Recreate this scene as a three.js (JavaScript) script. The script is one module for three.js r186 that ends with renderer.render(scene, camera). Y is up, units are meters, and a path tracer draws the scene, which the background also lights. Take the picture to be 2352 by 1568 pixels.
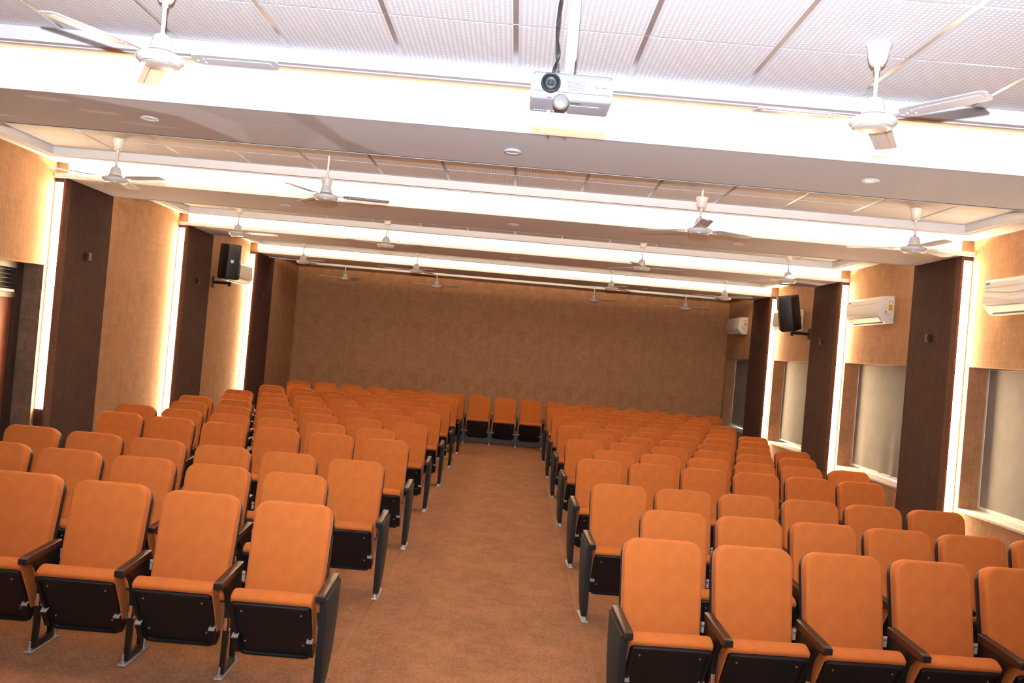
import * as THREE from 'three';
import { mergeGeometries, toCreasedNormals } from 'three/addons/utils/BufferGeometryUtils.js';
import { RoundedBoxGeometry } from 'three/addons/geometries/RoundedBoxGeometry.js';
import { RectAreaLightUniformsLib } from 'three/addons/lights/RectAreaLightUniformsLib.js';

// ------------------------------------------------------------ camera, light, exposure
const scene = new THREE.Scene();
const EYE = 2.05;                                             // lens height above the floor
const camera = new THREE.PerspectiveCamera(2 * Math.atan(784 / 1984.15) * 180 / Math.PI, 1.5, 0.05, 100);
camera.position.set(0, EYE, 0);
camera.rotation.set(0.011, 0.004, 0.087, 'YXZ');
scene.background = new THREE.Color(2.6, 3.1, 3.6);            // daylight outside the windows
const renderer = new THREE.WebGLRenderer();
renderer.toneMapping = THREE.LinearToneMapping;
renderer.toneMappingExposure = 1.25;
renderer.shadowMap.enabled = true;
RectAreaLightUniformsLib.init();

const FLASH = 168, COVE = 290, STRIP = 62;
const WARM = new THREE.Color().setRGB(1.0, 0.7, 0.4);          // linear
const flash = new THREE.SpotLight(new THREE.Color().setRGB(0.93, 0.985, 1.1), FLASH, 0, 1.1, 1, 2);   // flash gun on top of the camera
flash.name = 'flash_gun';
flash.position.set(-0.02, EYE + 0.24, 0.1);
flash.target.position.set(-0.1, EYE + 6.4, -10);
scene.add(flash, flash.target);

// ------------------------------------------------------------ helpers
const numbers = new Map();
function numbered(name) { const n = numbers.get(name) ?? 0; numbers.set(name, n + 1); return n ? name + '_' + String(n).padStart(3, '0') : name; }
function rng(seed) { let s = seed >>> 0; return () => { s = (s + 0x6d2b79f5) | 0; let t = Math.imul(s ^ (s >>> 15), 1 | s); t = (t + Math.imul(t ^ (t >>> 7), 61 | t)) ^ t; return ((t ^ (t >>> 14)) >>> 0) / 4294967296; }; }
function lin(r, g, b) { return new THREE.Color().setRGB(r, g, b); }
function metre(g) {                                           // uv in metres from position and normal
  if (g.index) g = g.toNonIndexed();
  g.computeVertexNormals();
  const p = g.attributes.position, n = g.attributes.normal, uv = new Float32Array(p.count * 2);
  for (let i = 0; i < p.count; i++) {
    const ax = Math.abs(n.getX(i)), ay = Math.abs(n.getY(i)), az = Math.abs(n.getZ(i));
    if (ax >= ay && ax >= az) { uv[2 * i] = p.getZ(i); uv[2 * i + 1] = p.getY(i); }
    else if (ay >= az) { uv[2 * i] = p.getX(i); uv[2 * i + 1] = p.getZ(i); }
    else { uv[2 * i] = p.getX(i); uv[2 * i + 1] = p.getY(i); }
  }
  g.setAttribute('uv', new THREE.BufferAttribute(uv, 2));
  return g;
}
function bx(x0, x1, y0, y1, d0, d1) {                         // box between x, y and depths in front of the camera (z = -d)
  const g = new THREE.BoxGeometry(Math.abs(x1 - x0), Math.abs(y1 - y0), Math.abs(d1 - d0));
  g.translate((x0 + x1) / 2, (y0 + y1) / 2, -(d0 + d1) / 2);
  return metre(g);
}
const cube = (w, h, d, x = 0, y = 0, z = 0) => metre(new THREE.BoxGeometry(w, h, d).translate(x, y, z));
const rbox = (w, h, d, r, x = 0, y = 0, z = 0, s = 2) => metre(new RoundedBoxGeometry(w, h, d, s, r).translate(x, y, z));
const smooth = (g, a = 0.6) => toCreasedNormals(g, a);
function cyl(r0, r1, h, x, y, z, n = 16, axis = 'y') {
  const g = new THREE.CylinderGeometry(r0, r1, h, n);
  if (axis === 'x') g.rotateZ(Math.PI / 2); if (axis === 'z') g.rotateX(Math.PI / 2);
  return g.translate(x, y, z);
}
function lathe(pts, n = 32) { return new THREE.LatheGeometry(pts.map(([a, b]) => new THREE.Vector2(a, b)), n); }
function join(list) { return list.length === 1 ? list[0] : mergeGeometries(list.map((g) => { const h = g.index ? g.toNonIndexed() : g.clone(); for (const k of Object.keys(h.attributes)) if (!['position', 'normal', 'uv'].includes(k)) h.deleteAttribute(k); return h; })); }
function part(name, geo, mat, parent) { const m = new THREE.Mesh(Array.isArray(geo) ? join(geo) : geo, mat); m.name = name; parent.add(m); return m; }
function thing(name, label, category, pos = [0, 0, 0], turn = 0, group) {
  const o = new THREE.Group(); o.name = numbered(name); scene.add(o);
  o.position.set(...pos); o.rotation.y = turn; o.userData = { label, category };
  if (group) o.userData.group = group;
  return o;
}
function single(name, geo, mat, label, category, group) {
  const o = new THREE.Mesh(Array.isArray(geo) ? join(geo) : geo, mat); o.name = numbered(name); scene.add(o);
  o.userData = { label, category }; if (group) o.userData.group = group;
  return o;
}
function structure(name, label, category) { const o = new THREE.Group(); o.name = name; scene.add(o); o.userData = { kind: 'structure', label, category }; return o; }
function rectShape(w, h, r, x = 0, y = 0) {
  const s = new THREE.Shape(), a = x - w / 2, b = x + w / 2, c = y - h / 2, d = y + h / 2;
  s.moveTo(a + r, c); s.lineTo(b - r, c); s.quadraticCurveTo(b, c, b, c + r); s.lineTo(b, d - r); s.quadraticCurveTo(b, d, b - r, d);
  s.lineTo(a + r, d); s.quadraticCurveTo(a, d, a, d - r); s.lineTo(a, c + r); s.quadraticCurveTo(a, c, a + r, c);
  return s;
}
function extrude(shape, depth, bevel = 0, seg = 2, curve = 8) {
  return new THREE.ExtrudeGeometry(shape, { depth, bevelEnabled: bevel > 0, bevelThickness: bevel, bevelSize: bevel, bevelOffset: -bevel, bevelSegments: seg, curveSegments: curve });
}
// textures
function dataTexture(n, f, repeat, srgb = true) {
  const data = new Uint8Array(n * n * 4);
  for (let y = 0; y < n; y++) for (let x = 0; x < n; x++) { const c = f(x, y), i = (y * n + x) * 4; for (let k = 0; k < 3; k++) data[i + k] = Math.max(0, Math.min(255, c[k] ?? c[0])); data[i + 3] = 255; }
  const t = new THREE.DataTexture(data, n, n); t.wrapS = t.wrapT = THREE.RepeatWrapping; t.magFilter = THREE.LinearFilter; t.minFilter = THREE.LinearMipmapLinearFilter; t.generateMipmaps = true;
  if (srgb) t.colorSpace = THREE.SRGBColorSpace; t.repeat.set(repeat, repeat); t.needsUpdate = true;
  return t;
}
function tileNoise(n, cell, seed) {                            // value noise that repeats after n pixels
  const m = Math.round(n / cell), r = rng(seed), g = Float32Array.from({ length: m * m }, () => r());
  return (x, y) => {
    const u = x / cell, v = y / cell, i = Math.floor(u), j = Math.floor(v), a = u - i, b = v - j, s = a * a * (3 - 2 * a), t = b * b * (3 - 2 * b), at = (p, q) => g[(((q % m) + m) % m) * m + (((p % m) + m) % m)];
    return (at(i, j) * (1 - s) + at(i + 1, j) * s) * (1 - t) + (at(i, j + 1) * (1 - s) + at(i + 1, j + 1) * s) * t;
  };
}
function canvasTexture(w, h, draw, mip = true) {
  const c = document.createElement('canvas'); c.width = w; c.height = h; draw(c.getContext('2d'), w, h);
  const t = new THREE.CanvasTexture(c); t.colorSpace = THREE.SRGBColorSpace; t.anisotropy = 4; return t;
}

// ------------------------------------------------------------ materials
function weave(seed, spread) {                                // textile wallpaper: fine vertical threads, weak cross threads, soft blotches
  const r = rng(seed), n = 512, col = Float32Array.from({ length: n }, () => r()), row = Float32Array.from({ length: n }, () => r()), big = tileNoise(n, 64, seed + 1), mid = tileNoise(n, 16, seed + 2), sp = Float32Array.from({ length: n * n }, () => r());
  return dataTexture(n, (x, y) => { const v = 205 + spread * ((col[x] - 0.5) * 1.2 + (row[y] - 0.5) * 0.5 + (sp[y * n + x] - 0.5) * 1.1 + (mid(x, y) - 0.5) * 0.7 + (big(x, y) - 0.5) * 0.6); return [v + 4, v, v - 4]; }, 0.8);
}
const weaveMap = weave(11, 26), weaveDark = weave(23, 40);
const carpetMap = (() => { const n = 512, r = rng(5), sp = Float32Array.from({ length: n * n }, () => r()), a = tileNoise(n, 4, 7), b = tileNoise(n, 32, 8), c = tileNoise(n, 128, 9); return dataTexture(n, (x, y) => { const v = 200 + 60 * (sp[y * n + x] - 0.5) + 36 * (a(x, y) - 0.5) + 22 * (b(x, y) - 0.5) + 18 * (c(x, y) - 0.5); return [v, v - 2, v - 6]; }, 0.7); })();
const clothMap = (() => { const n = 256, r = rng(31), sp = Float32Array.from({ length: n * n }, () => r()), a = tileNoise(n, 4, 33), b = tileNoise(n, 64, 34); return dataTexture(n, (x, y) => { const v = 222 + 22 * (sp[y * n + x] - 0.5) + 14 * (a(x, y) - 0.5) + 10 * (b(x, y) - 0.5); return [v, v, v]; }, 6); })();
const std = (c, rough, o = {}) => new THREE.MeshStandardMaterial({ color: c, roughness: rough, ...o });
const M = {
  wall: std(lin(0.6, 0.33, 0.17), 0.95, { map: weaveMap }),
  wallBack: std(lin(0.72, 0.4, 0.21), 0.95, { map: weaveMap }),  // same fabric as wall, its colour brightened in place of light missing back there
  wallDark: std(lin(0.078, 0.031, 0.018), 0.95, { map: weaveDark }),
  wallTrim: std(lin(0.15, 0.06, 0.034), 0.9, { map: weaveDark }),
  carpet: std(lin(0.52, 0.235, 0.11), 1, { map: carpetMap }),
  riser: std(lin(0.22, 0.18, 0.16), 0.9),
  gypsum: std(lin(0.66, 0.67, 0.7), 0.85),
  plainWall: std(lin(0.6, 0.5, 0.42), 0.95),
  gridBar: std(lin(0.5, 0.5, 0.5), 0.24, { metalness: 0.5 }),
  cloth: new THREE.MeshPhysicalMaterial({ color: lin(0.8, 0.215, 0.036), roughness: 0.95, map: clothMap, sheen: 0.35, sheenRoughness: 0.6, sheenColor: lin(1, 0.5, 0.25) }),
  blackPlastic: std(lin(0.004, 0.0055, 0.0075), 0.45),
  blackSteel: std(lin(0.012, 0.011, 0.011), 0.35, { metalness: 0.2 }),
  panel: std(lin(0.007, 0.0062, 0.0062), 0.85),
  armWood: std(lin(0.04, 0.015, 0.009), 0.34),
  armEdge: std(lin(0.012, 0.011, 0.012), 0.3),
  steel: std(lin(0.62, 0.62, 0.62), 0.35, { metalness: 0.7 }),
  chrome: std(lin(0.8, 0.8, 0.82), 0.12, { metalness: 1 }),
  lug: std(lin(0.42, 0.36, 0.3), 0.6),
  fan: std(lin(0.66, 0.63, 0.59), 0.3),
  blade: std(lin(0.55, 0.57, 0.63), 0.35, { metalness: 0.1 }),
  white: std(lin(0.7, 0.7, 0.72), 0.4),
  acBody: std(lin(0.86, 0.83, 0.78), 0.35),
  acDark: std(lin(0.08, 0.07, 0.06), 0.5),
  grey: std(lin(0.33, 0.34, 0.37), 0.5),
  darkGrey: std(lin(0.2, 0.2, 0.23), 0.45),
  capGrey: std(lin(0.12, 0.115, 0.11), 0.45),
  black: std(lin(0.01, 0.01, 0.011), 0.4),
  blind: std(lin(0.29, 0.275, 0.26), 0.9, { map: clothMap }),
  blindBar: std(lin(0.75, 0.68, 0.58), 0.5),
  sill: std(lin(0.72, 0.66, 0.58), 0.5),
  alu: std(lin(0.55, 0.56, 0.58), 0.35, { metalness: 0.6 }),
  glass: new THREE.MeshPhysicalMaterial({ color: 0xffffff, roughness: 0.02, transmission: 1, thickness: 0, ior: 1.5 }),
  doorWood: std(lin(0.2, 0.055, 0.022), 0.35),
  doorFrame: std(lin(0.035, 0.022, 0.018), 0.4),
  reveal: std(lin(0.24, 0.175, 0.12), 0.95, { map: weaveDark }),
  led: new THREE.MeshStandardMaterial({ color: lin(0.9, 0.85, 0.7), roughness: 0.6, emissive: lin(1, 0.76, 0.45), emissiveIntensity: 8 }),
};

// ------------------------------------------------------------ the hall
const XL = -5.38, XR = 5.09, PL = -5.25, PR = 4.96;            // wall planes, pilaster faces
const TILE = 3.73, SOFFIT = 3.566, TOP = 3.745, T = 0.678, X0 = -0.139;
const BACK = 20.9, FRONT = -3;
const beams = [[5.98, 7.1], [9.76, 10.95], [13.43, 14.6], [17.1, 18.32]];
const cols = [[9.79, 10.955], [13.41, 14.61], [17.05, 18.33]];

const floor = structure('floor', 'brown carpeted hall floor', 'floor');
part('carpet', bx(XL - 0.5, XR + 0.5, -0.12, 0, FRONT, BACK + 0.3), M.carpet, floor);
part('platform', bx(XL, XR, 0, 0.2, 18.99, BACK), M.carpet, floor);
part('platform_riser', bx(XL, XR, 0, 0.21, 18.975, 18.99), M.riser, floor);
{ // thin joint strips of the carpet beside the aisle
  part('carpet_joint', bx(-0.985, -0.94, 0, 0.003, 3, 18.9), std(lin(0.5, 0.22, 0.09), 0.7, { map: carpetMap }), floor);
  part('carpet_joint', bx(0.66, 0.705, 0, 0.003, 3, 18.9), std(lin(0.5, 0.22, 0.09), 0.7, { map: carpetMap }), floor);
}
const wallBack = structure('wall_back', 'brown textile covered back wall', 'wall');
part('wall_panel', bx(XL - 0.3, XR + 0.4, 0, 4, BACK, BACK + 0.3), M.wallBack, wallBack);
const wallFront = structure('wall_front', 'wall behind the camera', 'wall');
part('wall_panel', bx(XL - 0.5, XR + 0.5, 0, 4, FRONT - 0.3, FRONT), M.plainWall, wallFront);

// left wall: solid, with a door recess in the second bay
const wallLeft = structure('wall_left', 'textile covered left wall with dark pilasters', 'wall');
const D0 = 8.25, D1 = 9.74, DH = 2.56;
part('wall_panel', bx(XL - 0.4, XL, 0, 4, FRONT, D0), M.wall, wallLeft);
part('wall_panel', bx(XL - 0.4, XL, DH, 4, D0, D1), M.wall, wallLeft);
part('wall_panel', bx(XL - 0.4, XL, 0, 4, D1, BACK + 0.3), M.wall, wallLeft);
part('door_reveal', [bx(XL - 0.26, XL + 0.002, 0, DH, D1 - 0.012, D1 - 0.001), bx(XL - 0.26, XL + 0.002, 0, DH, D0 + 0.001, D0 + 0.012)], M.reveal, wallLeft);
part('wall_panel', bx(XL - 0.5, XL - 0.38, 0, 4, D0 - 0.1, D1 + 0.1), M.plainWall, wallLeft);
// right wall: a window recess in every bay
const wallRight = structure('wall_right', 'textile covered right wall with dark pilasters and recessed windows', 'wall');
const WT = 2.315, WB = 0.735, XB = 5.31, XO = 5.45;
const recesses = [[2.3, 5.9], [7.2, 9.7], [11.05, 13.34], [14.72, 16.99], [18.5, 20.72]];
{
  let at = FRONT;
  for (const [a, b] of recesses) {
    part('wall_panel', bx(XR, XO, 0, 4, at, a), M.wall, wallRight);
    part('wall_panel', bx(XR, XO, WT, 4, a, b), M.wall, wallRight);
    part('wall_panel', bx(XR, XO, 0, WB - 0.03, a, b), M.wall, wallRight);
    at = b;
  }
  part('wall_panel', bx(XR, XO, 0, 4, at, BACK + 0.3), M.wall, wallRight);
}
// dark pilasters with a narrow edge trim in lighter brown
for (const [w, face, plane] of [[wallLeft, PL, XL], [wallRight, PR, XR]]) {
  const s = Math.sign(face);
  for (const [a, b] of [[6.0, 7.1], ...cols]) {
    part('pilaster', bx(face, plane + s * 0.01, 0, SOFFIT, a + 0.012, b), M.wallDark, w);
    part('pilaster_head', bx(face, plane + s * 0.01, SOFFIT + 0.013, TOP, a + 0.03, b - 0.03), M.wall, w);
    part('pilaster_trim', bx(face - s * 0.004, face + s * 0.022, 0, SOFFIT, a - 0.004, a + 0.11), M.wallTrim, w);
  }
}

// ceiling: flat cove ceiling, tile fields with hanging frame, beams with a light trough on the stage side
const ceiling = structure('ceiling', 'white ceiling of perforated tiles between dropped beams', 'ceiling');
part('ceiling_slab', bx(XL - 0.4, XR + 0.5, TOP, TOP + 0.15, FRONT, BACK + 0.3), M.gypsum, ceiling);
const holeMap = canvasTexture(1024, 1024, (g, w, h) => {
  g.fillStyle = '#dcdbe0'; g.fillRect(0, 0, w, h);
  const n = 24, m = 22, step = (w - 2 * m) / n;
  for (let i = 0; i < n; i++) for (let j = 0; j < n; j++) { g.fillStyle = '#fbfcfb'; g.beginPath(); g.arc(m + (i + 0.5) * step, m + (j + 0.5) * step, step * 0.34, 0, 7); g.fill(); }
});
M.tile = std(lin(0.95, 0.98, 1.0), 0.75, { map: holeMap });
const tileGeo = new Map();
function tileOf(w, d) {
  const k = w.toFixed(3) + d.toFixed(3);
  if (!tileGeo.has(k)) {
    const g = new THREE.BoxGeometry(w, 0.012, d), p = g.attributes.position, uv = g.attributes.uv;
    for (let i = 0; i < p.count; i++) uv.setXY(i, (p.getX(i) + w / 2) / T, (p.getZ(i) + d / 2) / T);
    tileGeo.set(k, g);
  }
  return tileGeo.get(k);
}
const FXL = -4.885, FXR = 4.47, FB = 3.648, GAP = 0.014, THIN = 0.006;
function field(zs, deep) {                                     // zs: depths of the cross lines, first and last are the field's ends
  const bay = new THREE.Group(); bay.name = 'ceiling_bay'; ceiling.add(bay);
  const xs = []; for (let i = -7; i <= 6; i++) xs.push(X0 + i * T); xs[0] = FXL; xs.push(FXR);
  for (let a = 0; a + 1 < zs.length; a++) for (let b = 0; b + 1 < xs.length; b++) {
    const w = xs[b + 1] - xs[b] - 2 * GAP, d = zs[a + 1] - zs[a] - 2 * THIN;
    const t = new THREE.Mesh(tileOf(w, d), M.tile); t.name = 'tile'; bay.add(t);
    t.position.set((xs[b] + xs[b + 1]) / 2, TILE + 0.006, -(zs[a] + zs[a + 1]) / 2);
  }
  for (const x of xs.slice(1, -1)) part('grid_bar', bx(x - GAP, x + GAP, TILE + 0.002, TILE + 0.012, zs[0], zs[zs.length - 1]), M.gridBar, bay);
  for (const z of zs.slice(1, -1)) part('grid_bar', bx(FXL, FXR, TILE + 0.0015, TILE + 0.012, z - THIN, z + THIN), M.gridBar, bay);
  const e = zs[zs.length - 1], s = zs[0], th = 0.07;
  part('ceiling_frame', [bx(FXL - th, FXR + th, FB, TOP, e, e + th), bx(FXL - th, FXR + th, FB, TOP, s - th, s)], M.gypsum, bay);
  part('ceiling_frame', bx(FXL - th, FXL, FB, TOP, s, e), M.gypsum, bay);
  part('ceiling_frame', bx(FXR, FXR + th, FB, TOP, s, e), M.gypsum, bay);
  part('frame_bead', [bx(FXL - th - 0.02, FXR + th + 0.02, FB - 0.006, FB + 0.002, e + th - 0.02, e + th + 0.012), bx(FXL - th - 0.012, FXL - th + 0.02, FB - 0.006, FB + 0.002, s, e), bx(FXR + th - 0.02, FXR + th + 0.012, FB - 0.006, FB + 0.002, s, e)], M.gypsum, bay);
}
field([2.42, 3.096, 3.774, 4.452, 5.13]);
field([7.3, 7.595, 8.27, 8.82]);
field([10.97 + 0.2, 11.265, 11.94, 12.49]);
field([14.85, 14.935, 15.61, 16.16]);
field([18.55, 18.605, 19.28, 19.85]);
// soffit of the first beam: grey paint with bare, streaky patches on its left part
const soffitMap = canvasTexture(2048, 256, (g, w, h) => {
  const r = rng(77);
  g.fillStyle = '#eceaec'; g.fillRect(0, 0, w, h);
  const X = (x) => (x - XL) / (XR - XL) * w;
  const blob = (pts, c) => { g.fillStyle = c; g.beginPath(); pts.forEach(([x, y], i) => (i ? g.lineTo(X(x), y * h) : g.moveTo(X(x), y * h))); g.closePath(); g.fill(); };
  g.filter = 'blur(3px)';
  blob([[-5.4, 0], [-3.35, 0], [-2.62, 0.35], [-2.35, 1], [-5.4, 1]], '#c4b6b1');       // v = 0 at the stage edge
  blob([[-2.45, 0], [-1.55, 0], [-1.6, 0.5], [-1.9, 1], [-2.3, 1], [-2.2, 0.4]], '#dedad9');
  blob([[-1.75, 0], [-1.55, 0], [-1.45, 0.6], [-1.2, 1], [-1.5, 1]], '#cbc3c0');
  g.filter = 'blur(1px)';
  for (const [x, y, a, b] of [[-3.5, 0.17, 0.2, 0.05], [-3.25, 0.42, 0.2, 0.04], [-3.0, 0.68, 0.28, 0.035], [-4.2, 0.3, 0.3, 0.04], [-4.5, 0.72, 0.5, 0.05]]) { g.save(); g.translate(X(x), y * h); g.rotate(0.16); g.fillStyle = '#dcd3d1'; g.beginPath(); g.ellipse(0, 0, a / 10.47 * w * 0.8, b * h * 0.9, 0, 0, 7); g.fill(); g.restore(); }
  g.filter = 'none';
  for (let i = 0; i < 240; i++) { g.strokeStyle = `rgba(${r() < 0.5 ? '255,255,255' : '120,110,108'},${0.03 + 0.06 * r()})`; g.lineWidth = 1 + 3 * r(); const x = r() * w * 0.45, y = r() * h; g.beginPath(); g.moveTo(x, y); g.lineTo(x + 30 + 90 * r(), y + (r() - 0.5) * 20); g.stroke(); }
});
M.soffit1 = std(lin(0.8, 0.92, 1.0), 0.85, { map: soffitMap });
M.soffit = std(lin(0.72, 0.74, 0.8), 0.85);
const coveNames = ['nearest', 'second', 'third', 'farthest'];
beams.forEach(([a, b], k) => {
  const beam = new THREE.Group(); beam.name = 'beam'; ceiling.add(beam);
  const so = bx(XL, XR, SOFFIT, SOFFIT + 0.012, a, b), p = so.attributes.position, uv = so.attributes.uv;
  for (let i = 0; i < p.count; i++) uv.setXY(i, (p.getX(i) - XL) / (XR - XL), 1 - (-p.getZ(i) - a) / (b - a));
  part('beam_soffit', so, k ? M.soffit : M.soffit1, beam);
  for (const [e, q] of [[a, 1], [b, -1]]) {                     // a lip and a light trough along both edges
    part('trough_lip', bx(XL, XR, SOFFIT, SOFFIT + (q > 0 ? 0.052 : 0.05), e, e + q * 0.02), M.gypsum, beam);
    part('lip_bead', bx(XL, XR, SOFFIT - 0.004, SOFFIT + 0.008, e - q * 0.012, e + q * 0.002), M.gypsum, beam);
    const m = e + q * 0.11, cx = (XL + XR) / 2;
    single('cove_light', bx(XL + 0.2, XR - 0.2, SOFFIT + (q > 0 ? 0.013 : 0.03), SOFFIT + (q > 0 ? 0.02 : 0.037), m - 0.02, m + 0.02), M.led, `warm light strip in the cove on the ${q > 0 ? 'stage' : 'rear'} edge of the ${coveNames[k]} beam`, 'light', 'cove light strips');
    const L = new THREE.RectAreaLight(WARM, COVE, XR - XL - 0.4, 0.06);
    L.name = 'cove_glow'; if (q < 0) { L.height = 0.035; L.intensity = COVE * (k === 3 ? 0.6 : 0.3); } L.position.set(cx, SOFFIT + (q > 0 ? 0.026 : 0.052), -m + (q > 0 ? 0 : -0.01)); L.lookAt(cx, SOFFIT + 1, -m + (q > 0 ? 0 : -0.9)); scene.add(L);
  }
  part('beam_core', bx(XL, XR, SOFFIT + 0.012, TOP, a + 0.3, b - 0.3), M.gypsum, beam);
});
// vertical light strips on the stage side of the pilasters
const rowWord = ['nearest', 'middle', 'farthest'];
for (const [side, face, plane] of [['left', PL, XL], ['right', PR, XR]]) {
  cols.forEach(([a], k) => {
    const s = Math.sign(face), y0 = side === 'left' && k === 0 ? 0.93 : 0.2, y1 = SOFFIT - 0.05, w = 0.09, x = (face + plane) / 2 + s * 0.008;
    single('wall_light_strip', bx(x - w / 2, x + w / 2, y0, y1, a, a + 0.011), M.led, `warm vertical light strip beside the ${rowWord[k]} dark pilaster on the ${side} wall`, 'light', 'vertical wall light strips');
    const L = new THREE.RectAreaLight(WARM, STRIP, w, y1 - y0);
    L.name = 'strip_glow'; L.position.set(x, (y0 + y1) / 2, -a + 0.008); L.lookAt(x, (y0 + y1) / 2, 5); scene.add(L);
  });
}
// windows with roller blinds
const bayWord = ['first', 'second', 'third', 'fourth', 'fifth'];
recesses.forEach(([a, b], k) => {
  if (k === 0) { part('window_infill', bx(XB, XO, WB - 0.03, WT, a, b), M.plainWall, wallRight); return; }
  const win = structure('window_' + k, `recessed window, number ${k} from the stage on the right wall`, 'window');
  part('window_sill', rbox(0.3, 0.03, b - a, 0.006, XR + 0.13, WB - 0.015, -(a + b) / 2), M.sill, win);
  part('window_frame', [bx(5.38, 5.42, WB, WB + 0.05, a, b), bx(5.38, 5.42, WT - 0.05, WT, a, b), bx(5.38, 5.42, WB, WT, a, a + 0.05), bx(5.38, 5.42, WB, WT, b - 0.05, b), bx(5.38, 5.42, WB, WT, (a + b) / 2 - 0.025, (a + b) / 2 + 0.025)], M.alu, win);
  part('pane', bx(5.398, 5.402, WB + 0.05, WT - 0.05, a + 0.05, b - 0.05), M.glass, win);
  // blind: rippled cloth, tube and bottom bar
  const gapB = [0, 0.035, 0.045, 0.06, 0.05][k], n = 60, m = 10, w = b - a - 0.05, h = WT - WB - gapB - 0.02, g = new THREE.PlaneGeometry(w, h, n, m), p = g.attributes.position;
  for (let i = 0; i < p.count; i++) { const u = p.getX(i) / w + 0.5, v = 0.5 - p.getY(i) / h; p.setZ(i, (k === 2 ? 0.012 : 0.004) * Math.max(0, v - 0.45) * 2 * Math.sin(u * (k === 2 ? 34 : 15) + Math.sin(u * 9) * 2) * (0.4 + u * 0.6)); }
  g.rotateY(-Math.PI / 2); g.translate(XB, WT - 0.02 - h / 2, -(a + b) / 2 + 0.005); g.computeVertexNormals();
  const uv = g.attributes.uv; for (let i = 0; i < uv.count; i++) uv.setXY(i, uv.getX(i) * w * 0.4, uv.getY(i) * h * 0.4);
  const bl = thing('roller_blind', `beige roller blind drawn down in the ${['', 'window nearest the camera', 'second window from the stage', 'third window from the stage', 'farthest window near the back wall'][k]}`, 'blind', [0, 0, 0], 0, 'roller blinds on the right wall');
  part('blind_cloth', g, M.blind, bl);
  part('blind_tube', cyl(0.025, 0.025, w, XB + 0.03, WT - 0.03, -(a + b) / 2, 12, 'z'), M.white, bl);
  part('bottom_bar', rbox(0.016, 0.03, w, 0.005, XB, WB + gapB - 0.005, -(a + b) / 2 + 0.005), M.blindBar, bl);
  part('side_guide', rbox(0.012, WT - WB - gapB - 0.02, 0.014, 0.004, XB + 0.004, (WT + WB + gapB) / 2, -(b - 0.022)), M.white, bl);
});
// door in the left wall
{
  const door = structure('door_1', 'dark brown wooden door with barred transom in the left wall recess', 'door');
  const x = XL - 0.25;
  part('door_frame', [bx(x - 0.08, x + 0.03, 0, DH, D1 - 0.11, D1 - 0.013), bx(x - 0.08, x + 0.03, 0, DH, D0 + 0.013, D0 + 0.11), bx(x - 0.08, x + 0.03, DH - 0.07, DH - 0.001, D0 + 0.11, D1 - 0.11), bx(x - 0.08, x + 0.03, 2.16, 2.22, D0 + 0.11, D1 - 0.11)], M.doorFrame, door);
  part('transom_ledge', rbox(0.05, 0.035, D1 - D0 - 0.34, 0.008, x + 0.045, 2.235, -(D0 + D1) / 2 + 0.05), M.doorWood, door);
  for (let i = 0; i < 5; i++) part('transom_bar', cyl(0.0035, 0.0035, D1 - D0 - 0.2, x - 0.03, 2.275 + i * 0.048, -(D0 + D1) / 2, 8, 'z'), M.darkGrey, door);
  part('transom_back', bx(x - 0.07, x - 0.06, 2.22, DH - 0.07, D0 + 0.1, D1 - 0.1), M.doorFrame, door);
  part('door_leaf', [bx(x - 0.06, x - 0.02, 0, 2.16, D0 + 0.11, D1 - 0.11), bx(x - 0.02, x - 0.01, 0.2, 0.95, D0 + 0.25, D1 - 0.25), bx(x - 0.02, x - 0.01, 1.1, 2.0, D0 + 0.25, D1 - 0.25)], M.doorWood, door);
}

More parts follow.
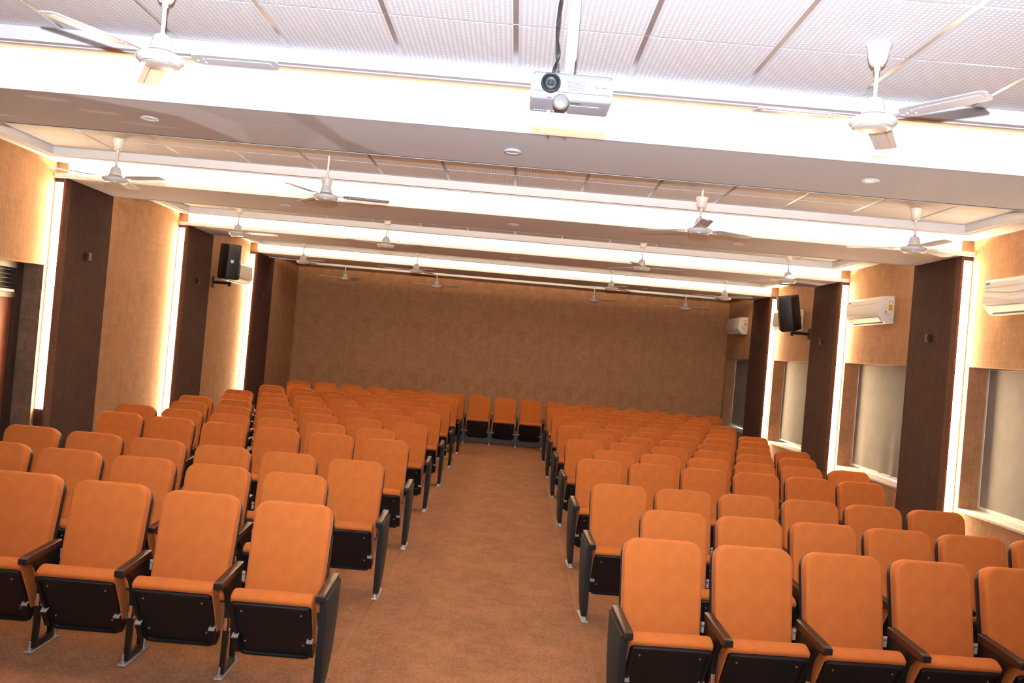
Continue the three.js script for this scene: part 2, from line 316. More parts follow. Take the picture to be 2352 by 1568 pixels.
// ------------------------------------------------------------ auditorium chairs
// local axes: +z towards the stage, z = 0 at the front of the backrest's top edge
const C = {};
{
  const tilt = Math.atan2(0.13, 0.6);
  const leanBack = (g) => { g.rotateX(-tilt); g.translate(0, 0.40, 0.13); return g; };      // y along the back from its lower edge
  const s = new THREE.Shape(), W = 0.235, H = 0.625, R = 0.085, w0 = 0.228;
  const backShape = (o) => {
    const q = new THREE.Shape(), w = W + o, h = H + o, b = w0 + o;
    q.moveTo(-b, -o); q.lineTo(b, -o); q.lineTo(w, h - R); q.bezierCurveTo(w, h - R * 0.42, w - R * 0.42, h, w - R, h + 0.004); q.lineTo(-w + R, h + 0.004); q.bezierCurveTo(-w + R * 0.42, h, -w, h - R * 0.42, -w, h - R); q.lineTo(-b, -o);
    return q;
  };
  C.back = leanBack(smooth(metre(extrude(backShape(0), 0.062, 0.02, 4, 8).translate(0, 0, -0.062)), 0.9));
  C.shell = leanBack(smooth(metre(extrude(backShape(0.004), 0.028, 0.008, 2, 8).translate(0, -0.012, -0.088)), 0.7));
  const U = new THREE.Vector3(0, 0.85, 0.527).normalize(), X = new THREE.Vector3(1, 0, 0), V = new THREE.Vector3().crossVectors(X, U), P = new THREE.Vector3(0, 0.185, 0.175);
  const face = new THREE.Matrix4().makeBasis(X, U, V).setPosition(P), side = new THREE.Matrix4().makeBasis(U, V, X).setPosition(P);
  // cushion profile in (u, v)
  const q = new THREE.Shape(); q.moveTo(0.02, 0); q.lineTo(0.385, 0); q.quadraticCurveTo(0.4, 0, 0.402, -0.02); q.quadraticCurveTo(0.405, -0.105, 0.33, -0.115); q.lineTo(0.06, -0.09); q.quadraticCurveTo(0.02, -0.085, 0.02, -0.05); q.lineTo(0.02, 0);
  C.seat = smooth(metre(extrude(q, 0.436, 0.016, 3, 8).translate(0, 0, -0.218).applyMatrix4(side)), 0.9);
  const pan = (o) => {
    const a = new THREE.Shape(), h = (x, u, q, v) => { a.quadraticCurveTo(x, u, q, v); };
    a.moveTo(-0.165 + o, -0.05 + o); a.lineTo(0.165 - o, -0.05 + o); h(0.206 - o, -0.05 + o, 0.212 - o, -0.01); a.lineTo(0.228 - o, 0.16); a.lineTo(0.23 - o, 0.35); h(0.229 - o, 0.376 - o, 0.205 - o, 0.376 - o);
    a.lineTo(-0.205 + o, 0.376 - o); h(-0.229 + o, 0.376 - o, -0.23 + o, 0.35); a.lineTo(-0.228 + o, 0.16); a.lineTo(-0.212 + o, -0.01); h(-0.206 + o, -0.05 + o, -0.165 + o, -0.05 + o);
    return a;
  };
  const rim = pan(0); rim.holes.push(new THREE.Path(pan(0.022).getPoints(6)));
  C.pan = smooth(metre(join([extrude(rim, 0.018, 0.005, 2, 6), extrude(pan(0.02), 0.01, 0, 1, 6)]).applyMatrix4(face)), 0.6);
  C.screws = join([[-0.17, 0.06], [0.17, 0.06], [-0.17, 0.31], [0.17, 0.31]].map(([x, u]) => new THREE.CylinderGeometry(0.005, 0.005, 0.006, 8).rotateX(Math.PI / 2).translate(x, u, 0.012).applyMatrix4(face)));
  C.hinge = [-1, 1].map((k) => join([cube(0.034, 0.12, 0.03, k * 0.216, 0.06, 0.03).applyMatrix4(face), cube(0.02, 0.05, 0.05, k * 0.226, 0.03, 0.0).applyMatrix4(face)]));
  C.lug = [-1, 1].map((k) => cube(0.036, 0.006, 0.034, k * 0.216, 0.123, 0.03).applyMatrix4(face));
  // armrest and stanchion, built around x = 0
  const arm = new THREE.Shape(); arm.moveTo(0.09, 0.59); arm.lineTo(0.44, 0.567); arm.quadraticCurveTo(0.487, 0.565, 0.487, 0.585); arm.quadraticCurveTo(0.484, 0.608, 0.455, 0.611); arm.lineTo(0.09, 0.635); arm.lineTo(0.09, 0.59);
  const toX = new THREE.Matrix4().makeBasis(new THREE.Vector3(0, 0, 1), new THREE.Vector3(0, 1, 0), new THREE.Vector3(-1, 0, 0));
  C.arm = smooth(metre(extrude(arm, 0.04, 0.006, 2, 6).translate(0, 0, -0.02).applyMatrix4(toX)), 0.7);
  C.armTip = rbox(0.05, 0.036, 0.014, 0.005, 0, 0.587, 0.486);
  const up = new THREE.Shape(); up.moveTo(0.12, 0.26); up.lineTo(0.25, 0.26); up.lineTo(0.27, 0.4); up.quadraticCurveTo(0.29, 0.52, 0.42, 0.57); up.lineTo(0.09, 0.592); up.lineTo(0.08, 0.4); up.lineTo(0.12, 0.26);
  const loop = new THREE.Shape(); loop.moveTo(0.07, 0.02); loop.lineTo(0.285, 0.02); loop.lineTo(0.275, 0.3); loop.lineTo(0.08, 0.3); loop.lineTo(0.07, 0.02);
  const hole = new THREE.Path(); hole.moveTo(0.105, 0.06); hole.lineTo(0.115, 0.27); hole.lineTo(0.24, 0.27); hole.lineTo(0.25, 0.06); hole.lineTo(0.105, 0.06); loop.holes.push(hole);
  C.stand = metre(join([extrude(up, 0.03, 0.003, 1, 6).translate(0, 0, -0.015), extrude(loop, 0.026, 0.002, 1, 2).translate(0, 0, -0.013)]).applyMatrix4(toX));
  C.plate = rbox(0.05, 0.012, 0.34, 0.004, 0, 0.008, 0.17, 1);
  C.bolts = [0.32, 0.022].map((z) => join([cyl(0.007, 0.007, 0.06, 0, 0.04, z, 8), cyl(0.013, 0.013, 0.014, 0, 0.02, z, 6)]));
  C.pivot = join([cyl(0.02, 0.02, 0.075, 0, 0.31, 0.262, 14), cyl(0.014, 0.014, 0.05, 0, 0.27, 0.255, 10, 'x')]);
  C.bracket = join([cube(0.045, 0.03, 0.03, 0, 0.52, 0.045), cyl(0.012, 0.012, 0.05, 0, 0.555, 0.05, 8, 'x')]);
  // panel at the aisle end of a row
  const e = new THREE.Shape(); e.moveTo(0.085, 0.605); e.lineTo(0.47, 0.582); e.lineTo(0.475, 0.05); e.lineTo(0.44, 0.028); e.quadraticCurveTo(0.3, 0.03, 0.18, 0.22); e.quadraticCurveTo(0.1, 0.36, 0.085, 0.605);
  C.end = smooth(metre(extrude(e, 0.03, 0.006, 2, 8).translate(0, 0, -0.015).applyMatrix4(toX)), 0.6);
  C.foot = join([rbox(0.05, 0.012, 0.3, 0.004, 0, 0.006, 0.36, 1), cube(0.016, 0.03, 0.2, 0, 0.02, 0.38)]);
}
const place = (o, x) => { o.position.x = x; return o; };
function stand(parent, x) {
  const s = place(part('stanchion', C.stand, M.blackSteel, parent), x);
  part('base_plate', C.plate, M.steel, s); for (const b of C.bolts) part('bolt', b, M.steel, s); part('pivot', C.pivot, M.chrome, s); part('back_bracket', C.bracket, M.lug, s);
  const a = place(part('armrest', C.arm, M.armWood, parent), x); part('arm_tip', C.armTip, M.armEdge, a);
}
function endPanel(parent, x, s) {
  const p = place(part('end_panel', C.end, M.panel, parent), x + s * 0.018); part('foot_plate', C.foot, M.steel, p);
  const a = place(part('armrest', C.arm, M.armWood, parent), x); part('arm_tip', C.armTip, M.armEdge, a);
}
// kind: which sides carry an arm: 's' stanchion, 'e' aisle end panel, '-' shared with the neighbour
function makeChair(left, right, half) {
  const t = new THREE.Group();
  const b = part('backrest', C.back, M.cloth, t); part('back_shell', C.shell, M.blackPlastic, b);
  const s = part('seat', C.seat, M.cloth, t); part('seat_pan', C.pan, M.blackPlastic, s); part('screws', C.screws, M.steel, s).userData.kind = 'stuff';
  for (const k of [0, 1]) { part('hinge', C.hinge[k], M.blackSteel, s); part('hinge_lug', C.lug[k], M.lug, s); }
  if (left === 's') stand(t, -half); if (left === 'e') endPanel(t, -half, -1);
  if (right === 's') stand(t, half); if (right === 'e') endPanel(t, half, 1);
  return t;
}
const chairKinds = new Map();
function chair(x, d, turn, left, right, half, label) {
  const key = left + right + half;
  if (!chairKinds.has(key)) chairKinds.set(key, makeChair(left, right, half));
  const o = chairKinds.get(key).clone(); o.name = numbered('auditorium_chair'); scene.add(o);
  o.position.set(x, 0, -d); o.rotation.y = turn;
  o.userData = { label, category: 'chair', group: 'orange auditorium chairs' };
}
const ORD = ['first', 'second', 'third', 'fourth', 'fifth', 'sixth', 'seventh', 'eighth', 'ninth', 'tenth', 'eleventh', 'twelfth', 'thirteenth'];
const seatWord = ['aisle seat', 'second from aisle', 'third from aisle', 'fourth from aisle', 'fifth from aisle', 'last seat by the wall'];
// rows: [depth at the aisle, x of the aisle seat]
const Ld = [5.28, 6.37, 7.34], Rd = [5.14, 6.17, 7.25];
for (let k = 0; k < 10; k++) { Ld.push(9.07 + 0.995 * k); Rd.push(8.93 + 0.99 * k); }
const even = [1, 4, 6, 8, 10, 12];                             // rows that stand half a seat further from the aisle
const HL = 0.297, HR = 0.27;
Ld.forEach((d, r) => {
  const x0 = even.includes(r) ? -1.53 : -1.255, slope = r < 6 ? 0.12 : 0.12 - 0.007 * (r - 5), a = 0.01;
  for (let i = 0; i < 6; i++) chair(x0 - 0.594 * i, d + slope * 0.594 * i, a, i === 5 ? 's' : '-', i === 0 ? 'e' : 's', HL, `orange folding auditorium chair, left block, ${ORD[r]} row, ${seatWord[i]}`);
});
Rd.forEach((d, r) => {
  const x0 = even.includes(r) ? 1.24 : 0.98, slope = r < 3 ? 0.03 : 0, a = 0.06;
  for (let i = 0; i < 6; i++) chair(x0 + 0.54 * i, d + slope * 0.54 * i, a, i === 0 ? 'e' : 's', i === 5 ? 's' : '-', HR, `orange folding auditorium chair, right block, ${ORD[r]} row, ${seatWord[i]}`);
});
for (let i = 0; i < 17; i++) chair(-4.58 + 0.5605 * i, 18.78, 0, i === 0 ? 's' : '-', 's', 0.28, `orange folding auditorium chair in back row by riser, ${i < 8 ? (i ? ORD[i] + ' from left wall' : 'next to left wall') : i === 8 ? 'at the middle of the aisle' : i === 16 ? 'next to right wall' : ORD[16 - i] + ' from right wall'}`);

// ------------------------------------------------------------ ceiling fans
const F = {};
{
  F.body = lathe([[0.001, -0.034], [0.06, -0.033], [0.088, -0.026], [0.092, -0.021], [0.1, -0.016], [0.113, -0.004], [0.117, 0.008], [0.114, 0.02], [0.1, 0.027], [0.07, 0.034], [0.06, 0.046], [0.001, 0.046]], 40);
  F.bell = lathe([[0.05, 0.04], [0.058, 0.05], [0.053, 0.07], [0.042, 0.115], [0.036, 0.125], [0.016, 0.13], [0.012, 0.145], [0.001, 0.145]], 32);
  F.band = lathe([[0.0935, -0.024], [0.096, -0.022], [0.0935, -0.019]], 40);
  F.canopy = lathe([[0.012, -0.005], [0.03, -0.003], [0.038, 0.008], [0.046, 0.03], [0.056, 0.086], [0.062, 0.094], [0.062, 0.1], [0.054, 0.1], [0.044, 0.03]], 28);
  F.collar = lathe([[0.001, -0.03], [0.015, -0.03], [0.016, -0.005], [0.001, -0.005]], 16);
  const b = new THREE.Shape(); b.moveTo(0.175, -0.052); b.quadraticCurveTo(0.19, -0.066, 0.22, -0.066); b.lineTo(0.57, -0.06); b.quadraticCurveTo(0.6, -0.058, 0.6, -0.03); b.lineTo(0.585, 0.035); b.quadraticCurveTo(0.578, 0.055, 0.55, 0.055); b.lineTo(0.2, 0.05); b.lineTo(0.165, 0.03); b.lineTo(0.165, -0.03); b.lineTo(0.175, -0.052);
  const flat = (g) => g.rotateX(-Math.PI / 2);
  const pitch = (g) => g.rotateX(-0.1).translate(0, 0.018, 0);
  F.blade = pitch(flat(extrude(b, 0.003, 0.001, 1, 5)));
  F.rib = pitch(flat(extrude(rectShape(0.33, 0.055, 0.02, 0.4, -0.005), 0.0015, 0.001, 1, 4).translate(0, 0, -0.0035)));
  const sh = new THREE.Shape(); sh.moveTo(0.09, -0.016); sh.lineTo(0.17, -0.012); sh.lineTo(0.235, -0.03); sh.lineTo(0.24, 0.03); sh.lineTo(0.17, 0.014); sh.lineTo(0.09, 0.018); sh.lineTo(0.09, -0.016);
  F.shank = pitch(flat(extrude(sh, 0.004, 0, 1, 2).translate(0, 0, 0.003)));
  F.rivets = pitch(join([[0.19, 0], [0.225, -0.018], [0.225, 0.018]].map(([x, y]) => cyl(0.006, 0.006, 0.012, x, 0, y, 8))));
}
const logoMap = canvasTexture(256, 128, (g, w, h) => { g.fillStyle = '#f0e8dc'; g.fillRect(0, 0, w, h); g.strokeStyle = '#e85a2a'; g.lineWidth = 13; g.beginPath(); g.arc(66, 62, 22, 0, 7); g.stroke(); g.fillStyle = '#e8703e'; g.fillRect(112, 50, 92, 12); g.fillStyle = '#ecb296'; g.fillRect(116, 70, 80, 6); });
M.logo = std(lin(0.9, 0.88, 0.85), 0.3, { map: logoMap });
const fanX = [-3.93, -1.9, 1.655, 3.7];
const bayName = ['bay nearest the camera', 'second ceiling bay', 'third ceiling bay', 'fourth ceiling bay', 'farthest ceiling bay'];
const leftWord = ['leftmost', 'second from left', 'third from left', 'rightmost'];
const fanTable = [ // bay, column, x, depth, blade angle (degrees, 0 = right, 90 = towards the stage), drop of the canopy
  [0, 1, -1.88, 4.27, 1, 0], [0, 2, 1.68, 4.3, -61, 0.0],
  [1, 0, -3.92, 8.17, 22, 0.0], [1, 1, -1.9, 8.12, -6, 0.21], [1, 2, 1.65, 8.2, 95, 0.07], [1, 3, 3.69, 8.2, 86, 0.0],
  [2, 0, -3.97, 11.95, 8, 0], [2, 1, -1.89, 11.85, 22, 0], [2, 2, 1.645, 11.93, -12, 0], [2, 3, 3.66, 11.9, 100, 0],
  [3, 0, -3.98, 15.7, 40, 0], [3, 1, -1.9, 15.62, 175, 0], [3, 2, 1.65, 15.72, 70, 0], [3, 3, 3.7, 15.65, 50, 0],
  [4, 0, -3.93, 19.3, 165, 0], [4, 1, -1.86, 19.2, 152, 0], [4, 2, 1.67, 19.4, 160, 0], [4, 3, 3.73, 19.4, 158, 0],
];
for (const [bay, col, x, d, ang, drop] of fanTable) {
  const where = bay === 0 ? (col === 1 ? 'left' : 'right') + ' of the projector, ' + bayName[0] : bayName[bay] + ', ' + leftWord[col];
  const t = thing('ceiling_fan', 'white three-blade ceiling fan, ' + where, 'fan', [x, 3.335, -d], 0, 'ceiling fans');
  part('motor', F.body, M.fan, t);
  part('motor_band', F.band, M.steel, t);
  part('bell_cover', F.bell, M.fan, t);
  const rod = part('down_rod', cyl(0.0105, 0.0105, 0.27, 0, 0.265, 0, 12), M.fan, t);
  const can = part('canopy', F.canopy, M.fan, t); can.position.y = 0.397 - 0.102 - drop;
  part('canopy_collar', F.collar, M.fan, can);
  if (bay === 1 && col === 1) part('maker_mark', new THREE.CylinderGeometry(0.0542, 0.0475, 0.03, 10, 1, true, -0.62, 1.24).translate(0, 0.057, 0), M.logo, can);
  for (let k = 0; k < 3; k++) {
    const b = part('blade', F.blade, M.blade, t); b.rotation.y = -(ang + 120 * k) * Math.PI / 180;      // +z is towards the stage
    part('blade_rib', F.rib, M.blade, b); part('shank', F.shank, M.fan, b); part('rivets', F.rivets, M.white, b).userData.kind = 'stuff';
  }
}

// ------------------------------------------------------------ recessed downlights (switched off)
const dl = { ring: lathe([[0.045, 0.006], [0.05, -0.004], [0.062, -0.004], [0.066, 0.002], [0.066, 0.006]], 28), lens: lathe([[0.001, 0.002], [0.03, 0.0], [0.046, 0.004]], 24), can: lathe([[0.066, 0.004], [0.062, 0.02], [0.001, 0.022]], 24) };
const lensMat = std(lin(0.85, 0.88, 0.92), 0.25);
[6.5, 10.36, 14.1, 17.75].forEach((d, k) => [-2.9, -0.145, 2.56].forEach((x, c) => {
  const low = k === 0 && c === 1 ? 0.016 : 0.001;
  const t = thing('downlight', `round recessed downlight, ${['left', 'centre', 'right'][c]} of the ${coveNames[k]} beam underside`, 'downlight', [x, SOFFIT - 0.006 - low, -d], 0, 'recessed downlights');
  part('ring', dl.ring, M.white, t); part('lens', dl.lens, lensMat, t); part('housing', dl.can, M.white, t);
}));

// ------------------------------------------------------------ projector on its ceiling mount
{
  const t = thing('projector', 'white and grey video projector hanging upside down with its lens cap dangling', 'projector', [0.14, 3.13, -3.6], 0);
  const printMap = canvasTexture(1024, 256, (g, w, h) => {
    g.fillStyle = '#fbfbfc'; g.fillRect(0, 0, w, h);
    g.strokeStyle = '#d2d2da'; g.lineWidth = 3; for (let y = 14; y < h; y += 17) { g.beginPath(); g.moveTo(0, y); g.lineTo(w, y); g.stroke(); }
    g.fillStyle = '#8a8a98'; for (let j = 0; j < 8; j++) for (let i = 0; i < 11; i++) g.fillRect(452 + i * 20, 66 + j * 21, 15, 6);
    g.fillStyle = '#555a9a'; g.font = 'bold 34px sans-serif'; g.fillText('2S', 812, 150); g.fillStyle = '#c04040'; g.fillText('•', 884, 150); g.fillStyle = '#555a9a'; g.fillText('HD', 902, 150);
  });
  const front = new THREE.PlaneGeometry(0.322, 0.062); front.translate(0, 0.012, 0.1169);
  const W2 = 0.168, prof = new THREE.Shape(); prof.moveTo(-0.11, -0.043); prof.lineTo(0.075, -0.043); prof.quadraticCurveTo(0.1, -0.042, 0.108, -0.02); prof.lineTo(0.115, 0.04); prof.lineTo(0.105, 0.052); prof.lineTo(-0.11, 0.052); prof.lineTo(-0.11, -0.043);
  const toX = new THREE.Matrix4().makeBasis(new THREE.Vector3(0, 0, 1), new THREE.Vector3(0, 1, 0), new THREE.Vector3(-1, 0, 0));
  part('body', smooth(metre(extrude(prof, 0.312, 0.012, 3, 6).translate(0, 0, -0.156).applyMatrix4(toX)), 0.6), M.grey, t);
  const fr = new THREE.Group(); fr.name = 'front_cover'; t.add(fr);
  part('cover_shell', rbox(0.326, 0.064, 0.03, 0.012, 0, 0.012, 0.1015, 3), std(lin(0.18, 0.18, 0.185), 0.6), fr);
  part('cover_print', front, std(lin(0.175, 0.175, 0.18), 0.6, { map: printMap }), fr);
  part('top_cover', rbox(0.318, 0.016, 0.22, 0.006, 0, 0.052, 0.002), std(lin(0.11, 0.11, 0.125), 0.5), t);
  const turnZ = (g) => g.rotateX(Math.PI / 2).translate(-0.088, 0.012, 0.1165);
  const lens = part('lens_ring', turnZ(lathe([[0.001, 0.001], [0.024, 0.001], [0.029, 0.012], [0.034, 0.02], [0.039, 0.018], [0.04, 0]], 40)), M.black, t);
  part('lens_barrel', turnZ(lathe([[0.012, 0.004], [0.016, 0.01], [0.02, 0.008], [0.023, 0.002]], 28)), std(lin(0.035, 0.04, 0.045), 0.35), lens);
  part('lens_glass', turnZ(lathe([[0.001, 0.009], [0.006, 0.008], [0.011, 0.005], [0.013, 0.002]], 24)), new THREE.MeshPhysicalMaterial({ color: lin(0.012, 0.02, 0.025), roughness: 0.05, clearcoat: 1 }), lens);
  part('zoom_recess', [cube(0.056, 0.012, 0.004, -0.088, -0.028, 0.106).rotateX(0), cube(0.03, 0.006, 0.006, -0.088, -0.024, 0.107)], M.white, t);
  part('infrared_window', cube(0.018, 0.004, 0.003, -0.09, -0.0395, 0.1), std(lin(0.08, 0.03, 0.2), 0.3), t);
  part('rating_label', cube(0.042, 0.0012, 0.03, 0.02, -0.0435, 0.06), M.darkGrey, t);
  part('lamp_door', cube(0.12, 0.0012, 0.002, 0.06, -0.0435, 0.02), M.white, t);
  for (let i = 0; i < 7; i++) part('button', cube(0.008, 0.0015, 0.005, -0.145 + i * 0.013, -0.0435, -0.08), M.white, t);
  part('foot', cyl(0.009, 0.007, 0.016, -0.085, -0.05, -0.09, 12), M.lug, t); part('foot', cyl(0.008, 0.006, 0.014, -0.012, -0.05, -0.095, 12), M.lug, t);
  const cap = part('lens_cap', lathe([[0.001, 0.012], [0.024, 0.011], [0.031, 0.006], [0.033, -0.004], [0.031, -0.008]], 32).rotateX(Math.PI / 2).translate(-0.042, -0.062, 0.125), M.capGrey, t);
  part('cap_cord', cyl(0.0016, 0.0016, 0.08, -0.039, 0.012, 0.1192, 6).rotateZ(0.0), M.darkGrey, cap);
  const pole = thing('projector_mount', 'white square ceiling pole holding the projector', 'mount', [0.14, 3.19, -3.6]);
  part('pole', rbox(0.046, 0.46, 0.04, 0.004, -0.012, 0.325, 0), M.white, pole);
  part('pole_joint', [rbox(0.038, 0.09, 0.034, 0.004, -0.014, 0.06, 0), rbox(0.05, 0.02, 0.05, 0.003, -0.016, 0.012, 0), cube(0.12, 0.006, 0.1, -0.01, 0.003, 0)], M.white, pole);
  part('pole_flange', rbox(0.09, 0.012, 0.11, 0.004, -0.012, 0.534, 0), M.white, pole);
  for (const [bx0, by0, bz0] of [[-0.022, 0.118, 0.021], [-0.004, 0.117, 0.021], [-0.014, 0.06, 0.018]]) part('bolt', cyl(0.005, 0.005, 0.006, bx0, by0, bz0, 8, 'z'), M.steel, pole);
  const curve = new THREE.CatmullRomCurve3([[-0.05, -0.02, -0.03], [-0.045, 0.03, -0.01], [-0.03, 0.08, 0.02], [-0.045, 0.16, 0.012], [-0.046, 0.26, 0.02], [-0.038, 0.36, 0.012], [-0.044, 0.45, 0.018], [-0.04, 0.515, 0.012]].map((a) => new THREE.Vector3(0.107 + a[0], 3.2 + a[1], -3.565 + a[2])));
  single('projector_cable', [new THREE.TubeGeometry(curve, 60, 0.006, 8), new THREE.TubeGeometry(new THREE.CatmullRomCurve3(curve.points.map((v, i) => new THREE.Vector3(v.x + 0.007 * Math.sin(i * 2.1), v.y, v.z + 0.006))), 60, 0.004, 8)], M.blackPlastic, 'black cables running up the white projector pole', 'cable');
}

// ------------------------------------------------------------ split air conditioners
const acGeo = {};
{
  const p = new THREE.Shape(); p.moveTo(0, 0.02); p.lineTo(0, 0.38); p.quadraticCurveTo(0.002, 0.395, 0.02, 0.395); p.lineTo(0.15, 0.385); p.quadraticCurveTo(0.19, 0.38, 0.198, 0.33); p.lineTo(0.212, 0.15); p.quadraticCurveTo(0.21, 0.12, 0.19, 0.1); p.lineTo(0.13, 0.03); p.quadraticCurveTo(0.11, 0.012, 0.08, 0.012); p.lineTo(0, 0.02);
  acGeo.body = smooth(metre(extrude(p, 1.13, 0.01, 3, 8).translate(0, 0, -0.565)), 0.5);      // x away from the wall, y up, z along the wall
  acGeo.gap = cube(0.002, 0.003, 1.1, 0.2035, 0.29, 0);
  acGeo.flap = smooth(metre(extrude((() => { const s = new THREE.Shape(); s.moveTo(0.19, 0.095); s.lineTo(0.198, 0.09); s.lineTo(0.15, 0.034); s.lineTo(0.14, 0.036); s.lineTo(0.19, 0.095); return s; })(), 1.06, 0.002, 1, 4).translate(0.004, 0, -0.53)), 0.5);
  acGeo.slot = cube(0.014, 0.006, 1.04, 0.128, 0.022, 0).rotateZ(0);
  acGeo.trim = cyl(0.004, 0.004, 1.1, 0.2, 0.104, 0, 8, 'z');
  acGeo.badge = cube(0.002, 0.022, 0.075, 0.2075, 0.335, -0.49);
}
const stickerMap = canvasTexture(256, 512, (g, w, h) => {
  g.fillStyle = '#fbf6e6'; g.fillRect(0, 0, w, h);
  g.lineWidth = 40; const cs = ['#b03020', '#d05020', '#e09020', '#e8c020', '#70a040']; cs.forEach((c, i) => { g.strokeStyle = c; g.beginPath(); g.arc(128, 118, 78, Math.PI * (0.75 + i * 0.28), Math.PI * (1.01 + i * 0.28)); g.stroke(); });
  g.fillStyle = '#f0b828'; g.fillRect(30, 210, 196, 270); g.fillStyle = '#7a4a10'; for (let i = 0; i < 5; i++) g.fillRect(50, 240 + i * 44, 120 + (i % 2) * 40, 12);
  g.font = 'bold 60px sans-serif'; g.fillText('★★★', 40, 135);
});
M.sticker = std(lin(1, 1, 1), 0.5, { map: stickerMap });
M.badge = std(lin(0.1, 0.14, 0.4), 0.4);
function airConditioner(wall, dNear, label) {
  const s = wall === 'right' ? -1 : 1, t = thing('air_conditioner', label, 'air conditioner', [wall === 'right' ? XR : XL, 2.85, -(dNear + 0.575)], wall === 'right' ? Math.PI : 0, 'split air conditioners');
  // local +x points into the room; turned by pi on the right wall so that z runs towards the back
  part('body', acGeo.body, M.acBody, t); part('panel_gap', acGeo.gap, M.lug, t); part('flap', acGeo.flap, M.acBody, t); part('outlet_slot', acGeo.slot, M.acDark, t); part('trim', acGeo.trim, M.chrome, t);
  const b = part('maker_badge', acGeo.badge, M.badge, t); if (wall === 'right') b.position.z = 0.98;
  if (wall === 'right') {
    const st = part('energy_sticker', new THREE.PlaneGeometry(0.075, 0.16).rotateY(Math.PI), M.sticker, t); st.position.set(0.055, 0.26, -0.5765);
    part('small_label', new THREE.PlaneGeometry(0.02, 0.02).rotateY(Math.PI), M.badge, t).position.set(0.115, 0.17, -0.5765);
    part('small_print', [new THREE.PlaneGeometry(0.07, 0.006).rotateY(Math.PI).translate(0.095, 0.145, 0), new THREE.PlaneGeometry(0.05, 0.006).rotateY(Math.PI).translate(0.09, 0.132, 0)], M.lug, t).position.z = -0.5765;
    part('ring_mark', new THREE.RingGeometry(0.016, 0.021, 24).rotateY(Math.PI), M.lug, t).position.set(0.035, 0.075, -0.5765);
  }
  return t;
}
// the one nearest the camera has a waved front panel
const acNear = airConditioner('right', 8.0, 'white split air conditioner with waved front at the right picture edge');
{
  const n = 48, ribs = [];
  for (const [y0, th] of [[0.245, 0.016], [0.175, 0.02]]) {
    const pts = []; for (let i = 0; i <= n; i++) { const u = i / n; pts.push(new THREE.Vector3(0.211 - 0.004 * Math.abs(u - 0.5), y0 + 0.022 * Math.cos(u * 5.5 + 0.4) * (y0 > 0.2 ? 1 : 0.8), 0.54 - 1.08 * u)); }
    ribs.push(new THREE.TubeGeometry(new THREE.CatmullRomCurve3(pts), 80, th * 0.5, 8));
  }
  part('front_wave', ribs, M.acBody, acNear);
}
airConditioner('right', 11.74, 'white split air conditioner above the second window, energy sticker showing');
airConditioner('right', 15.44, 'white split air conditioner partly hidden behind the right loudspeaker');
airConditioner('right', 19.1, 'white split air conditioner next to the back wall');
airConditioner('left', 15.52, 'cream split air conditioner behind the left loudspeaker');

// ------------------------------------------------------------ loudspeakers on wall brackets
function speaker(side, x, y, d, turn, tilt, label) {
  const t = thing('loudspeaker', label, 'loudspeaker', [x, y, -d], turn, 'wall loudspeakers'); t.rotation.order = 'ZYX'; t.rotation.z = side === 'right' ? 0.16 : -0.03;
  const cab = new THREE.Shape(); cab.moveTo(-0.19, 0.12); cab.quadraticCurveTo(-0.19, 0.17, -0.15, 0.175); cab.lineTo(0.15, 0.175); cab.quadraticCurveTo(0.19, 0.17, 0.19, 0.12); cab.lineTo(0.12, -0.15); cab.quadraticCurveTo(0.1, -0.175, 0.07, -0.175); cab.lineTo(-0.07, -0.175); cab.quadraticCurveTo(-0.1, -0.175, -0.12, -0.15); cab.lineTo(-0.19, 0.12);
  const g = smooth(metre(extrude(cab, 0.56, 0.025, 3, 8).translate(0, 0, -0.28).rotateX(Math.PI / 2).rotateX(tilt)), 0.6);
  part('cabinet', g, M.blackPlastic, t);
  part('grille', rbox(0.34, 0.52, 0.02, 0.008, 0, 0, 0.182).rotateX(tilt), M.black, t);
  part('seam', cube(0.002, 0.5, 0.35, 0.0, 0, -0.004).rotateX(tilt), M.black, t);
  return t;
}
const sl = speaker('left', -5.06, 3.17, 15.05, Math.PI + 0.5, -0.04, 'black loudspeaker on the left wall bracket in front of an air conditioner');
part('rear_label', cube(0.05, 0.055, 0.003, 0.02, -0.0, -0.178), M.white, sl);
part('rear_terminals', [cube(0.006, 0.05, 0.006, -0.1, 0.1, -0.165), cube(0.006, 0.03, 0.006, -0.105, 0.02, -0.165), cube(0.05, 0.006, 0.006, -0.1, -0.2, -0.16)], M.steel, sl);
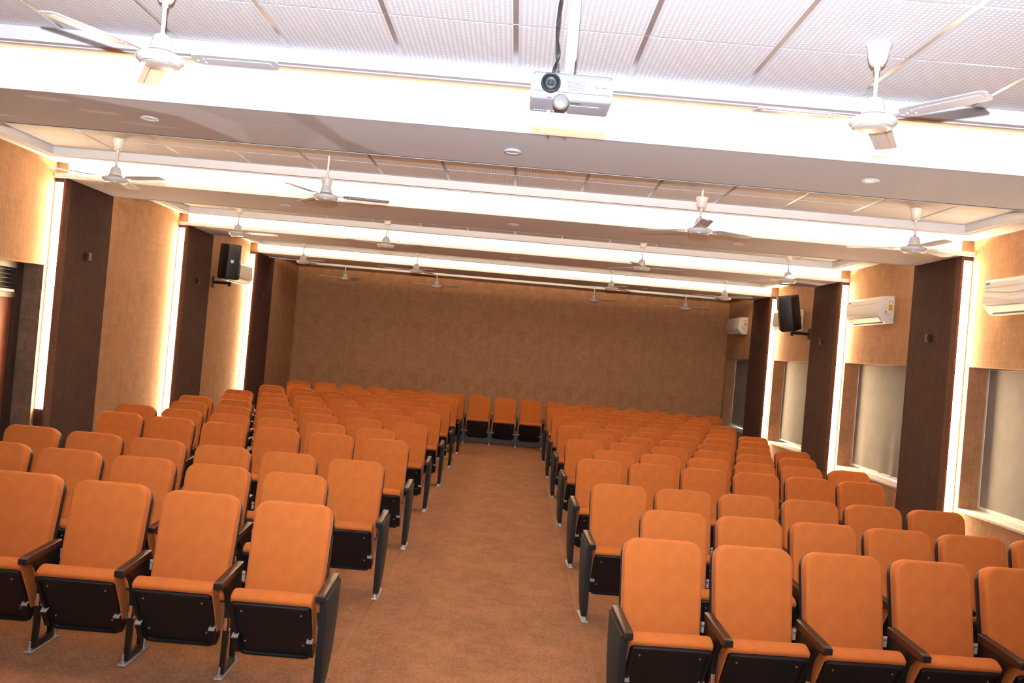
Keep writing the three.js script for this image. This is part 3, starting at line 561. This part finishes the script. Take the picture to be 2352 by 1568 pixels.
const sr = speaker('right', 4.67, 3.115, 15.0, Math.PI - 0.45, -0.1, 'black loudspeaker on the right wall bracket in front of an air conditioner');
function bracket(x, y, d, wallX, sx, sy, label) {
  const t = thing('speaker_bracket', label, 'bracket', [0, 0, 0], 0, 'speaker wall brackets');
  const s = Math.sign(wallX), inX = wallX - s * 0.01;
  part('wall_plate', [rbox(0.016, 0.2, 0.03, 0.004, inX, y, -d - 0.03), rbox(0.016, 0.2, 0.03, 0.004, inX, y, -d + 0.03), rbox(0.016, 0.03, 0.09, 0.004, inX, y + 0.04, -d), rbox(0.016, 0.03, 0.09, 0.004, inX, y - 0.04, -d)], M.blackSteel, t);
  for (const [a, b] of [[1, 1], [1, -1], [-1, 1], [-1, -1]]) part('bolt', cyl(0.009, 0.009, 0.014, inX - s * 0.01, y + a * 0.085, -d + b * 0.03, 8, 'x'), M.chrome, t);
  const len = Math.abs(sx - inX);
  part('arm', rbox(len, 0.05, 0.045, 0.008, (sx + inX) / 2, y, -d), M.blackSteel, t);
  part('post', rbox(0.045, sy - y + 0.05, 0.045, 0.008, sx, (sy + y) / 2 - 0.03, -d), M.blackSteel, t);
}
bracket(0, 2.8, 15.12, XL, -5.08, 2.835, 'black steel wall bracket under the left loudspeaker');
bracket(0, 2.79, 15.05, XR, 4.78, 2.81, 'black steel wall bracket under the right loudspeaker');

// ------------------------------------------------------------ small sensor boxes on the pilasters
for (const [side, face] of [['left', PL], ['right', PR]]) cols.forEach(([a, b], k) => {
  const s = Math.sign(face), y = side === 'left' ? 2.74 : 2.64, d = a + 0.6;
  const t = thing('wall_box', `small dark wall socket box on the ${rowWord[k]} ${side} pilaster`, 'box', [face, y, -d], 0, 'socket boxes on the pilasters');
  part('box_body', rbox(0.05, 0.09, 0.075, 0.006, -s * 0.025, 0, 0), M.doorFrame, t);
  part('box_face', rbox(0.006, 0.07, 0.03, 0.002, -s * 0.052, 0, 0.008), M.blackPlastic, t);
});

scene.traverse((o) => { if (o.isMesh) { o.castShadow = true; o.receiveShadow = true; } if (o.isLight && o.shadow) o.castShadow = true; });
renderer.render(scene, camera);
